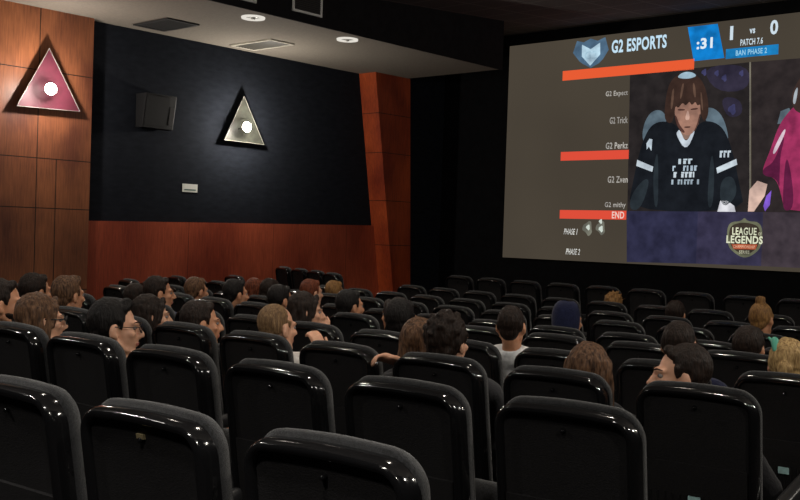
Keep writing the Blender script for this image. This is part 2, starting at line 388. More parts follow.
spoly('name_bar', rect(-9.366, -8.10, 3.055, 3.20), (222, 78, 58), 2)
spoly('name_bar', rect(-9.345, -8.105, 2.093, 2.235), (222, 78, 58), 2)
stext('bar_text', 'END', -8.36, -8.14, 2.11, 2.22, (235, 205, 195), 3, bold=0.02)
spoly('team_emblem', [(-9.2, 4.83), (-9.10, 4.95), (-9.13, 5.02), (-9.0, 4.985), (-8.871, 5.035), (-8.738, 4.985), (-8.60, 5.03), (-8.62, 4.95), (-8.53, 4.82), (-8.63, 4.68), (-8.70, 4.62), (-8.85, 4.555), (-9.0, 4.63), (-9.07, 4.68)], (74, 100, 122), 2)
f0 = [(-9.03, 4.95), (-8.862, 4.84), (-8.69, 4.95), (-8.68, 4.77), (-8.86, 4.59), (-9.02, 4.76)]
smulti('emblem_outline', [[(-9.03, 4.95), (-8.862, 4.86), (-8.862, 4.83), (-9.0, 4.905), (-8.99, 4.77), (-8.862, 4.64), (-8.862, 4.59), (-9.025, 4.755)],
                          [(-8.69, 4.95), (-8.68, 4.76), (-8.862, 4.59), (-8.862, 4.64), (-8.72, 4.775), (-8.72, 4.905), (-8.862, 4.83), (-8.862, 4.86)]], (170, 198, 212), 3)
stext('emblem_letters', 'G2', -8.97, -8.74, 4.70, 4.83, (150, 182, 198), 3, bold=0.02)
stext('team_title', 'G2 ESPORTS', -8.475, -7.515, 4.755, 4.965, (196, 226, 244), 3, bold=0.03)
spoly('clock_panel', [(-7.177, 5.035), (-6.699, 5.035), (-6.575, 4.515), (-7.06, 4.51)], (18, 118, 190), 2)
stext('clock_text', ':31', -7.02, -6.765, 4.68, 4.845, (226, 238, 246), 3, bold=0.035)
stext('left_score', '1', -6.50, -6.452, 4.77, 4.975, W_, 3, bold=0.0)
stext('score_mark', 'vs', -6.205, -6.12, 4.835, 4.905, W_, 3, bold=0.03)
stext('right_score', '0', -5.90, -5.785, 4.785, 4.995, W_, 3, bold=0.03)
stext('patch_text', 'PATCH 7.6', -6.335, -6.0, 4.67, 4.765, W_, 3, bold=0.02)
spoly('phase_panel', rect(-6.555, -5.769, 4.497, 4.642), (28, 120, 178), 2)
stext('phase_panel_text', 'BAN PHASE 2', -6.40, -5.935, 4.53, 4.61, (150, 205, 232), 3, bold=0.02)
for t, x0, x1, z in (('G2 Expect', -8.552, -8.156, 4.047), ('G2 Trick', -8.462, -8.139, 3.625), ('G2 Perkz', -8.517, -8.121, 3.222), ('G2 Zven', -8.459, -8.10, 2.68), ('G2 mithy', -8.497, -8.12, 2.265)):
    stext('player_name', t, x0, x1, z, z + 0.105, (176, 172, 164), 3, bold=0.015)
stext('phase_text', 'PHASE 1', -9.253, -9.0, 1.83, 1.93, (205, 205, 198), 3, 0.15, bold=0.02)
stext('phase_text', 'PHASE 2', -9.20, -8.935, 1.50, 1.60, (205, 205, 198), 3, 0.15, bold=0.02)
def blob(cx, cz, r, n=9): return [(cx + r * (0.7 + 0.3 * ((i * 7) % 3)) * math.cos(2*PI*i/n), cz + r * (0.7 + 0.3 * ((i * 5) % 3)) * math.sin(2*PI*i/n) * 1.3) for i in range(n)]
smulti('pick_icon', [blob(-8.80, 1.95, 0.09), blob(-8.557, 1.96, 0.085)], (112, 112, 100), 2)
smulti('pick_icon_glint', [blob(-8.79, 1.96, 0.035), blob(-8.55, 1.94, 0.04), blob(-8.56, 2.06, 0.03)], (205, 215, 205), 3)
spoly('portrait_backdrop', [(-8.13, 4.38), (-6.185, 4.42), (-6.098, 2.238), (-8.09, 2.232)], (40, 36, 36), 2)
smulti('crowd_glow', [[(-6.93, 4.42), (-6.19, 4.40), (-6.17, 4.0), (-6.70, 4.02)], [(-6.62, 3.95), (-6.3, 3.9), (-6.25, 3.65), (-6.5, 3.62)]], (47, 43, 58), 3)
smulti('crowd_lights', [blob(-6.88, 4.33, 0.04), blob(-6.68, 4.3, 0.035), blob(-6.56, 4.22, 0.04), blob(-6.3, 4.27, 0.035), blob(-6.42, 3.75, 0.06)], (62, 62, 96), 4)
spoly('portrait_backdrop', [(-6.16, 4.42), (-5.30, 4.41), (-5.20, 2.24), (-6.07, 2.238)], (46, 40, 40), 2)
smulti('portrait_backdrop_side', [[(-5.32, 4.41), (-1.75, 4.41), (-1.75, 2.24), (-5.22, 2.24)]], (46, 40, 40), 2)
spoly('separator_line', [(-6.183, 4.42), (-6.168, 4.42), (-6.082, 2.25), (-6.097, 2.25)], (126, 122, 108), 5)
spoly('lower_band', [(-8.10, 2.231), (-6.9, 2.236), (-6.9, 1.45), (-8.066, 1.424)], (44, 44, 66), 2)
spoly('lower_band_middle', [(-6.9, 2.236), (-5.9, 2.24), (-5.9, 1.46), (-6.9, 1.45)], (52, 49, 70), 2)
spoly('lower_band_side', [(-5.9, 2.24), (-1.75, 2.24), (-1.75, 1.45), (-5.9, 1.46)], (62, 54, 60), 2)
# the player in the black jersey
spoly('chair_shoulder', [(-7.88, 3.34), (-7.85, 3.62), (-7.72, 3.80), (-7.54, 3.80), (-7.44, 3.62), (-7.60, 3.53), (-7.72, 3.22)], (88, 104, 114), 4)
spoly('chair_shoulder', [(-6.87, 3.80), (-6.68, 3.78), (-6.53, 3.60), (-6.44, 3.26), (-6.58, 3.36), (-6.82, 3.55)], (88, 104, 114), 4)
spoly('player_jersey', [(-7.786, 3.50), (-7.62, 3.63), (-7.348, 3.60), (-7.177, 3.414), (-7.046, 3.409), (-6.893, 3.60), (-6.671, 3.573), (-6.50, 3.42), (-6.356, 3.029), (-6.264, 2.632), (-6.158, 2.237), (-8.082, 2.234), (-7.996, 2.722), (-7.909, 3.161)], (25, 28, 33), 5)
smulti('jersey_fold', [[(-7.66, 2.85), (-7.60, 3.2), (-7.57, 2.9), (-7.55, 2.3), (-7.62, 2.3)], [(-6.65, 2.8), (-6.70, 3.15), (-6.74, 2.85), (-6.75, 2.3), (-6.66, 2.3)], [(-8.02, 2.5), (-7.8, 2.75), (-7.7, 2.7), (-7.85, 2.25), (-8.05, 2.25)], [(-6.55, 2.72), (-6.36, 2.78), (-6.28, 2.5), (-6.45, 2.3), (-6.56, 2.4)]], (40, 47, 52), 6)
spoly('neck_skin', [(-7.22, 3.52), (-7.02, 3.52), (-7.03, 3.40), (-7.125, 3.30), (-7.22, 3.40)], (128, 104, 92), 6)
spoly('collar_trim', [(-7.26, 3.47), (-7.235, 3.48), (-7.125, 3.26), (-7.02, 3.47), (-6.98, 3.44), (-7.118, 3.14), (-7.30, 3.41)], (186, 196, 204), 7)
spoly('sleeve_band', [(-7.939, 3.036), (-7.658, 2.925), (-7.672, 2.843), (-7.952, 2.942)], (196, 208, 214), 6)
spoly('sleeve_band', [(-6.628, 2.887), (-6.325, 3.014), (-6.306, 2.93), (-6.609, 2.805)], (196, 208, 214), 6)
def marks(name, x0, x1, z0, z1, n, col, seed):
    # illegible printed line: short strokes
    rd = random.Random(seed); w = (x1 - x0) / n; P = []
    for k in range(n):
        if rd.random() < 0.12: continue
        a = x0 + k * w + w * 0.12; c = a + w * rd.uniform(0.35, 0.7); h = rd.choice((0.0, 0.0, 0.35)) * (z1 - z0)
        P.append(rect(a, c, z0, z1 - h))
        if rd.random() < 0.5: P.append(rect(a, x0 + (k + 1) * w, z0 + (z1 - z0) * rd.choice((0.0, 0.4, 0.75)), z0 + (z1 - z0) * rd.choice((0.8, 1.0)) ) if False else rect(a, x0 + (k + .95) * w, z1 - (z1 - z0) * 0.3, z1))
    smulti(name, P, col, 6, True)
marks('jersey_print', -7.25, -7.01, 2.955, 3.035, 3, (190, 206, 216), 3)
marks('jersey_print', -7.34, -6.93, 2.85, 2.93, 7, (176, 194, 206), 4)
marks('jersey_print', -7.32, -6.94, 2.75, 2.835, 6, (200, 212, 220), 8)
marks('jersey_print', -7.35, -6.88, 2.645, 2.72, 9, (150, 165, 175), 6)
marks('sleeve_print', -6.59, -6.41, 3.04, 3.14, 3, (186, 198, 206), 11)
smulti('shoulder_badge', [[(-7.79, 3.29), (-7.74, 3.36), (-7.69, 3.35), (-7.72, 3.28), (-7.70, 3.17), (-7.745, 3.24), (-7.78, 3.19)]], (190, 204, 212), 6)
spoly('player_face', [(-7.33, 3.95), (-7.199, 3.98), (-7.02, 3.96), (-6.91, 3.88), (-6.905, 3.68), (-6.955, 3.50), (-7.03, 3.41), (-7.11, 3.38), (-7.2, 3.43), (-7.29, 3.56), (-7.335, 3.74)], (150, 112, 96), 7)
smulti('player_face_features', [[(-7.28, 3.80), (-7.16, 3.79), (-7.16, 3.765), (-7.28, 3.77)], [(-7.07, 3.79), (-6.95, 3.80), (-6.95, 3.77), (-7.07, 3.765)], [(-7.17, 3.525), (-7.05, 3.525), (-7.07, 3.50), (-7.15, 3.50)], [(-7.30, 3.70), (-7.24, 3.55), (-7.13, 3.43), (-7.20, 3.43), (-7.29, 3.56), (-7.33, 3.70)], [(-6.92, 3.72), (-6.96, 3.52), (-7.03, 3.41), (-6.955, 3.5), (-6.905, 3.68)]], (78, 52, 46), 8)
spoly('player_nose', [(-7.125, 3.76), (-7.10, 3.76), (-7.07, 3.62), (-7.16, 3.62)], (188, 152, 136), 8)
spoly('player_hair', [(-7.50, 3.70), (-7.48, 4.02), (-7.42, 4.23), (-7.28, 4.334), (-7.116, 4.347), (-6.968, 4.275), (-6.867, 4.15), (-6.80, 3.954), (-6.77, 3.70), (-6.84, 3.56), (-6.91, 3.72), (-6.91, 3.86), (-6.96, 3.82), (-6.99, 3.90), (-7.05, 3.83), (-7.09, 3.91), (-7.15, 3.83), (-7.20, 3.90), (-7.27, 3.80), (-7.32, 3.86), (-7.33, 3.70), (-7.37, 3.58), (-7.45, 3.60)], (58, 42, 36), 9)
smulti('hair_sheen', [[(-7.38, 4.1), (-7.34, 4.12), (-7.36, 3.8), (-7.40, 3.8)], [(-7.22, 4.18), (-7.18, 4.18), (-7.22, 3.95), (-7.25, 3.95)], [(-7.05, 4.18), (-7.01, 4.16), (-6.98, 3.95), (-7.02, 3.96)], [(-6.92, 4.05), (-6.89, 4.0), (-6.86, 3.75), (-6.89, 3.76)]], (92, 70, 58), 10)
spoly('headset_band', [(-7.31, 4.28), (-7.22, 4.35), (-7.08, 4.35), (-6.97, 4.28), (-7.079, 4.245), (-7.21, 4.25)], (150, 176, 190), 11)
spoly('player_hand', [(-6.546, 2.40), (-6.438, 2.40), (-6.328, 2.324), (-6.305, 2.238), (-6.586, 2.236)], (206, 206, 210), 6)
# the player in the pink jersey, cut by the frame
spoly('second_chair_shoulder', [(-5.74, 3.5), (-5.70, 3.68), (-5.58, 3.72), (-5.52, 3.6), (-5.62, 3.5)], (92, 108, 116), 4)
spoly('second_jersey', [(-5.30, 3.80), (-5.437, 3.80), (-5.586, 3.664), (-5.721, 3.471), (-5.824, 3.131), (-5.93, 2.86), (-5.911, 2.759), (-5.721, 2.728), (-5.622, 2.414), (-5.587, 2.244), (-4.2, 2.246), (-4.3, 2.9), (-4.5, 3.5), (-4.75, 3.75), (-5.0, 3.82), (-5.15, 3.6)], (150, 48, 88), 5)
smulti('second_jersey_dark', [[(-5.93, 2.86), (-5.911, 2.759), (-5.721, 2.728), (-5.66, 2.55), (-5.70, 2.95), (-5.62, 3.3), (-5.66, 3.30), (-5.76, 2.95)], [(-5.60, 3.1), (-5.5, 2.75), (-5.45, 2.3), (-5.587, 2.244), (-5.622, 2.414)]], (92, 30, 62), 6)
spoly('second_jersey_stripe', [(-5.80, 3.09), (-5.64, 3.43), (-5.60, 3.40), (-5.75, 3.06)], (206, 186, 196), 7)
spoly('second_arm', [(-6.11, 2.558), (-5.996, 2.69), (-5.847, 2.64), (-5.88, 2.471), (-6.03, 2.244), (-6.12, 2.244)], (196, 166, 152), 6)
spoly('second_glow', [(-5.856, 2.471), (-5.785, 2.55), (-5.80, 2.342), (-5.867, 2.25), (-5.894, 2.327)], (120, 84, 190), 6)
spoly('second_head', [(-5.40, 4.20), (-5.52, 4.0), (-5.551, 3.86), (-5.52, 3.70), (-5.40, 3.62), (-5.2, 3.6), (-5.0, 3.62), (-4.9, 3.9), (-5.0, 4.15), (-5.2, 4.28)], (60, 46, 42), 6)
spoly('second_headset', [(-5.46, 4.02), (-5.51, 3.95), (-5.53, 3.78), (-5.49, 3.76), (-5.47, 3.88)], (150, 158, 164), 7)
# crest of the league in the lower band
spoly('league_crest', [(-6.169, 2.16), (-6.12, 2.10), (-5.96, 2.10), (-5.895, 1.99), (-5.901, 1.764), (-5.971, 1.65), (-6.146, 1.55), (-6.331, 1.647), (-6.412, 1.747), (-6.436, 1.968), (-6.385, 2.09), (-6.227, 2.10)], (104, 106, 84), 3)
spoly('crest_field', [(-6.169, 2.09), (-5.98, 2.05), (-5.93, 1.97), (-5.935, 1.78), (-5.995, 1.68), (-6.146, 1.60), (-6.31, 1.68), (-6.378, 1.77), (-6.40, 1.95), (-6.355, 2.05)], (58, 50, 42), 4)
stext('crest_title', 'LEAGUE', -6.345, -5.98, 1.90, 2.01, (206, 210, 180), 5, bold=0.02)
stext('crest_title', 'LEGENDS', -6.43, -5.885, 1.775, 1.89, (222, 226, 196), 5, bold=0.03)
stext('crest_small_word', 'OF', -5.955, -5.905, 1.90, 1.945, (190, 190, 160), 5, bold=0.02)
spoly('crest_ribbon', [(-6.351, 1.764), (-5.96, 1.769), (-5.987, 1.695), (-6.318, 1.691)], (170, 84, 56), 5)
stext('crest_ribbon_text', 'CHAMPIONSHIP', -6.32, -5.995, 1.708, 1.752, (214, 176, 146), 6)
stext('crest_foot_text', 'SERIES', -6.23, -6.075, 1.628, 1.675, (190, 190, 160), 5, bold=0.02)

# ------------------------------------------------------------------ the cinema seat
def yb(z): return 0.16 * (RIM - z) + 0.05 * max(0.0, 0.75 - z) ** 2
def rr_outline(hw, z0, z1, r, arch=0.0, n=7):
    """rounded rectangle (x,z) and inward normals, counter-clockwise"""
    pts = []
    for cx, cz, a0 in ((hw - r, z0 + r*0.6, -90), (hw - r, z1 - r, 0), (-hw + r, z1 - r, 90), (-hw + r, z0 + r*0.6, 180)):
        rz = r * 0.6 if cz < (z0 + z1) / 2 else r
        for i in range(n + 1):
            a = math.radians(a0 + 90 * i / n)
            pts.append((cx + r * math.cos(a), cz + rz * math.sin(a)))
    out = []
    # subdivide long straight runs so that arching and reclining read smoothly
    N = len(pts)
    for i in range(N):
        p, q = pts[i], pts[(i + 1) % N]; d = math.hypot(q[0]-p[0], q[1]-p[1]); k = max(1, int(d / 0.05))
        for j in range(k): out.append((p[0] + (q[0]-p[0]) * j / k, p[1] + (q[1]-p[1]) * j / k))
    N = len(out); nrm = []
    for i in range(N):
        a, b_ = out[i - 1], out[(i + 1) % N]; tx, tz = b_[0]-a[0], b_[1]-a[1]; l = math.hypot(tx, tz)
        nrm.append((-tz / l, tx / l))
    zc = (z0 + z1) / 2
    def ar(x, z): return z + (arch * (1 - (x / hw) ** 2) * max(0, (z - zc) / (z1 - zc)) if arch else 0)
    return out, nrm, ar
def ring3(o, off, t):
    pts, nrm, ar = o
    res = []
    for (x, z), (nx, nz) in zip(pts, nrm):
        X, Z = x + nx * off, z + nz * off; Z = ar(X, Z)
        res.append((X, yb(Z) + t, Z))
    return res
def scaled(loop, c, s, dt=0.0):
    return [(c[0] + (p[0]-c[0]) * s, yb(c[2] + (p[2]-c[2]) * s) + dt, c[2] + (p[2]-c[2]) * s) for p in loop]
def seat_meshes():
    Ms = {}
    o = rr_outline(0.218, 0.40, 1.100, 0.068, 0.012)
    b = MB(); b.loops([ring3(o, a, t) for a, t in ((0.002, 0.075), (-0.001, 0.045), (0.0, 0.018), (0.005, 0.004), (0.012, -0.004), (0.020, -0.004), (0.027, 0.003), (0.030, 0.013), (0.030, 0.030))])
    Ms['back_shell'] = (b.mesh('back_shell', True), 'plastic')
    b = MB(); base = ring3(o, 0.028, 0.016); c = (0, 0, 0.75)
    L = [base] + [scaled(base, c, s, 0.016 + dt) for s, dt in ((0.97, 0.001), (0.8, 0.005), (0.55, 0.007), (0.3, 0.008), (0.05, 0.008))]
    b.loops(L, True, False, True); Ms['back_panel'] = (b.mesh('back_panel', True), 'panel')
    # ribbed lower cover
    b = MB()
    zs = [0.45, 0.55, 0.65, 0.75, 0.835]
    b.loops([[(-0.186, yb(z) + 0.022, z), (-0.186, yb(z) + 0.006, z), (0.186, yb(z) + 0.006, z), (0.186, yb(z) + 0.022, z)] for z in zs], True, True, True)
    for i in range(13):
        x = -0.165 + i * 0.0275
        b.loops([[(x - 0.004, yb(z) + 0.008, z), (x, yb(z) + 0.001, z), (x + 0.004, yb(z) + 0.008, z)] for z in (0.47, 0.56, 0.64, 0.72)], True, True, True)
    Ms['lower_cover'] = (b.mesh('lower_cover'), 'panel')
    o2 = rr_outline(0.222, 0.44, 1.116, 0.080, 0.014, 9)
    b = MB(); L = [ring3(o2, a, t) for a, t in ((0.02, 0.045), (0.006, 0.05), (0.001, 0.06), (0.003, 0.078), (0.010, 0.094), (0.024, 0.106), (0.05, 0.114))]
    inn = L[-1]; L += [scaled(inn, (0, 0, 0.78), s, 0.114 + dt) for s, dt in ((0.8, 0.004), (0.5, 0.003), (0.2, -0.002), (0.04, -0.003))]
    b.loops(L, True, True, True); Ms['back_cushion'] = (b.mesh('back_cushion', True), 'fabric')
    # seat pan, drawn down; tipped copy for empty seats
    def pan(tip):
        b = MB(); L = []
        out = [((0.205 if tip else 0.235) * math.copysign(abs(math.cos(a)) ** 0.35, math.cos(a)), (0.195 if tip else 0.235) * math.copysign(abs(math.sin(a)) ** 0.35, math.sin(a))) for a in [2*PI*i/36 for i in range(36)]]
        for s, z in ((0.75, -0.055), (0.93, -0.05), (1.0, -0.03), (1.0, 0.015), (0.95, 0.035), (0.8, 0.045), (0.4, 0.048), (0.05, 0.048)):
            L.append([(x * s, 0.235 + y * s, z) for x, y in out])
        b.loops(L, True, True, True)
        R = Matrix.Rotation(math.radians(76 if tip else 4), 3, 'X')
        b.v = [tuple(R @ Vector(v) + Vector((0, 0.285 if not tip else 0.315, 0.425 if not tip else 0.34))) for v in b.v]
        return b.mesh('seat_cushion', True)
    Ms['seat_down'] = (pan(False), 'fabric'); Ms['seat_up'] = (pan(True), 'fabric')
    b = MB(); L = []
    for s, z in ((0.8, 0.70), (1.0, 0.712), (1.0, 0.738), (0.8, 0.75), (0.3, 0.752)):
        L.append([(0.275 + 0.026 * s * x, 0.38 + (0.255 + 0.026 * (s - 1)) * y, z + 0.02 * y) for x, y in [(math.copysign(abs(math.cos(a)) ** 0.6, math.cos(a)), math.copysign(abs(math.sin(a)) ** 0.25, math.sin(a))) for a in [2*PI*i/24 for i in range(24)]]])
    b.loops(L, True, True, True); Ms['armrest'] = (b.mesh('armrest', True), 'arm')
    b = MB(); b.prism([(0.263, 0.16, 0.0), (0.263, 0.52, 0.0), (0.263, 0.52, 0.03), (0.263, 0.44, 0.08), (0.263, 0.56, 0.705), (0.263, 0.15, 0.685), (0.263, 0.24, 0.08), (0.263, 0.16, 0.03)], (0, 0, 0), (0.024, 0, 0))
    Ms['side_stand'] = (b.mesh('side_stand'), 'arm')
    b = MB(); b.tube([(-0.24, 0.30, 0.37), (0.27, 0.30, 0.37)], 0.022, 8); Ms['crossbar'] = (b.mesh('crossbar', True), 'arm')
    b = MB(); z = 0.705; y = yb(z) - 0.004
    b.prism([(-0.022, y, z - 0.014), (0.022, y, z - 0.014), (0.022, y - 0.002, z + 0.014), (-0.022, y - 0.002, z + 0.014)], (0, 0, 0), (0, 0.006, 0))
    Ms['number_plate'] = (b.mesh('number_plate'), 'plate')
    b = MB(); z = 1.052; y = yb(z) + 0.012; b.prism([(-0.012, y, z - 0.006), (0.012, y, z - 0.006), (0.012, y - 0.003, z + 0.006), (-0.012, y - 0.003, z + 0.006)], (0, 0, 0), (0, 0.012, 0)); Ms['name_tag'] = (b.mesh('name_tag'), 'brass')
    b = MB(); z = 1.045; b.tube([(0, yb(z) + 0.018, z), (0, yb(z) + 0.012, z - 0.001)], [0.009, 0.007], 10); Ms['cover_knob'] = (b.mesh('cover_knob', True), 'plastic')
    for k, (me, m) in Ms.items(): me.materials.append(M[m])
    return Ms
SM = seat_meshes()
def make_seat(down):
    e = empty('cinema_seat', (0, 0, 0))
    for k in ('back_shell', 'back_panel', 'lower_cover', 'back_cushion', 'armrest', 'side_stand', 'crossbar', 'cover_knob'): link(k, SM[k][0], e)
    link('seat_cushion', SM['seat_down' if down else 'seat_up'][0], e)
    return e
protos = {}
def place_seat(loc, rz, down, label):
    if down not in protos:
        protos[down] = make_seat(down); r = protos[down]
    else:
        src = protos[down]; r = src.copy(); C.objects.link(r)
        for ch in src.children:
            c = ch.copy(); C.objects.link(c); c.parent = r
    r.location = loc; r.rotation_euler = (0, 0, rz)
    tag(r, label, 'seat', 'rows of black cinema seats')
    return r

ORD = ['first', 'second', 'third', 'fourth', 'fifth', 'sixth', 'seventh', 'eighth', 'ninth', 'tenth', 'eleventh', 'twelfth', 'thirteenth', 'fourteenth', 'fifteenth', 'sixteenth', 'seventeenth', 'eighteenth', 'nineteenth', 'twentieth']
# ------------------------------------------------------------------ people
def fuse(name, prims, voxel, smooth=4, disp=None, parent=None, m=None, loc=None):
    """union of the closed shapes as one continuous skin"""
    me = prims.mesh('tmp'); t = bpy.data.objects.new('tmp', me); C.objects.link(t)
    a = t.modifiers.new('r', 'REMESH'); a.mode = 'VOXEL'; a.voxel_size = voxel
    s = t.modifiers.new('s', 'SMOOTH'); s.factor = 0.5; s.iterations = smooth
    dg = bpy.context.evaluated_depsgraph_get()
    out = bpy.data.meshes.new_from_object(t.evaluated_get(dg))
    bpy.data.objects.remove(t); bpy.data.meshes.remove(me)
    if disp:
        out.calc_loop_triangles() if False else None
        nr = [v.normal.copy() for v in out.vertices]
        for v, n in zip(out.vertices, nr): v.co = v.co + n * disp(v.co)
    out.polygons.foreach_set('use_smooth', [True] * len(out.polygons))
    out.materials.clear(); out.materials.append(m); out.name = name
    return link(name, out, parent)

SKIN = {'a': mat('skin light', srgb(206, 156, 128), 0.5, 0.4, var=0.06, scale=40, sss=0.12), 'b': mat('skin warm', srgb(190, 136, 104), 0.5, 0.4, var=0.06, scale=40, sss=0.12), 'c': mat('skin olive', srgb(170, 118, 88), 0.5, 0.4, var=0.06, scale=40, sss=0.12)}
def hairmat(n, c, c2): return mat('hair ' + n, c, 0.55, 0.18, var=1, scale=26, col2=c2, bump=0.6, bscale=45, stretch=(4, 4, 0.8))
HAIR = {'black': hairmat('black', srgb(24, 20, 19), srgb(13, 11, 11)), 'dark': hairmat('dark brown', srgb(42, 30, 24), srgb(21, 15, 12)), 'brown': hairmat('brown', srgb(112, 82, 60), srgb(50, 34, 25)),
        'fair': hairmat('fair', srgb(136, 108, 76), srgb(92, 70, 50)), 'blond': hairmat('blond', srgb(188, 158, 108), srgb(112, 86, 54)), 'auburn': hairmat('auburn', srgb(120, 62, 38), srgb(62, 30, 20)), 'gold': hairmat('golden brown', srgb(150, 112, 66), srgb(92, 64, 40))}
CL = {n: mat('cloth ' + n, c, 0.9, 0.15, var=0.15, scale=30, bump=0.35, bscale=70, sheen=0.1) for n, c in
      {'black': (0.012, 0.012, 0.014), 'grey': srgb(226, 226, 226), 'navy': (0.011, 0.014, 0.042), 'olive': srgb(70, 64, 44), 'denim': (0.02, 0.028, 0.05), 'white': srgb(205, 202, 198), 'maroon': (0.08, 0.014, 0.016), 'charcoal': (0.03, 0.03, 0.033), 'shoe': (0.02, 0.018, 0.017), 'blue': (0.02, 0.03, 0.10)}.items()}
EYE = mat('eye white', (0.22, 0.20, 0.19), 0.35, 0.4); IRIS = mat('iris', (0.03, 0.018, 0.01), 0.15, 0.6); LIP = mat('lips', srgb(166, 92, 82), 0.45, 0.4)
BROW = mat('eyebrow hair', srgb(38, 28, 22), 0.8, 0.2); GLS = mat('spectacle frame', (0.01, 0.01, 0.012), 0.25, 0.5)
TEAL = mat('teal hair clip', srgb(70, 150, 128), 0.35, 0.5)
GLASS = mat('spectacle lens', (0.9, 0.92, 0.95), 0.02, 0.5); GLASS.node_tree.nodes['Principled BSDF'].inputs['Transmission Weight'].default_value = 1.0

def hand(b, W, f, n, sgn, curl=0.5, r=0.0088):
    f = Vector(f).normalized(); n = Vector(n); n = (n - f * n.dot(f)).normalized(); s = f.cross(n) * sgn      # s points to the thumb side
    W = Vector(W)
    for k, w in ((-0.026, 0.013), (-0.009, 0.0145), (0.009, 0.0145), (0.026, 0.0135)): b.tube([W + s * k * 0.6, W + s * k + f * 0.085], [0.018, w], 8)
    for k, L in ((0.030, 0.070), (0.010, 0.078), (-0.010, 0.073), (-0.029, 0.056)):
        p = W + f * 0.086 + s * k; c1 = curl * 0.5; c2 = curl * 1.3; c3 = curl * 2.0
        q = p + (f * math.cos(c1) + n * math.sin(c1)) * L * 0.48; q2 = q + (f * math.cos(c2) + n * math.sin(c2)) * L * 0.3; q3 = q2 + (f * math.cos(c3) + n * math.sin(c3)) * L * 0.24
        b.tube([p, q, q2, q3], [r * 1.05, r, r * 0.92, r * 0.8], 8)
    p = W + f * 0.02 + s * 0.026; q = p + (f * 0.62 + s * 0.7 + n * 0.2).normalized() * 0.042; q2 = q + (f * 0.85 + s * 0.35 + n * 0.35).normalized() * 0.032
    b.tube([p, q, q2], [0.014, 0.0115, 0.009], 8)

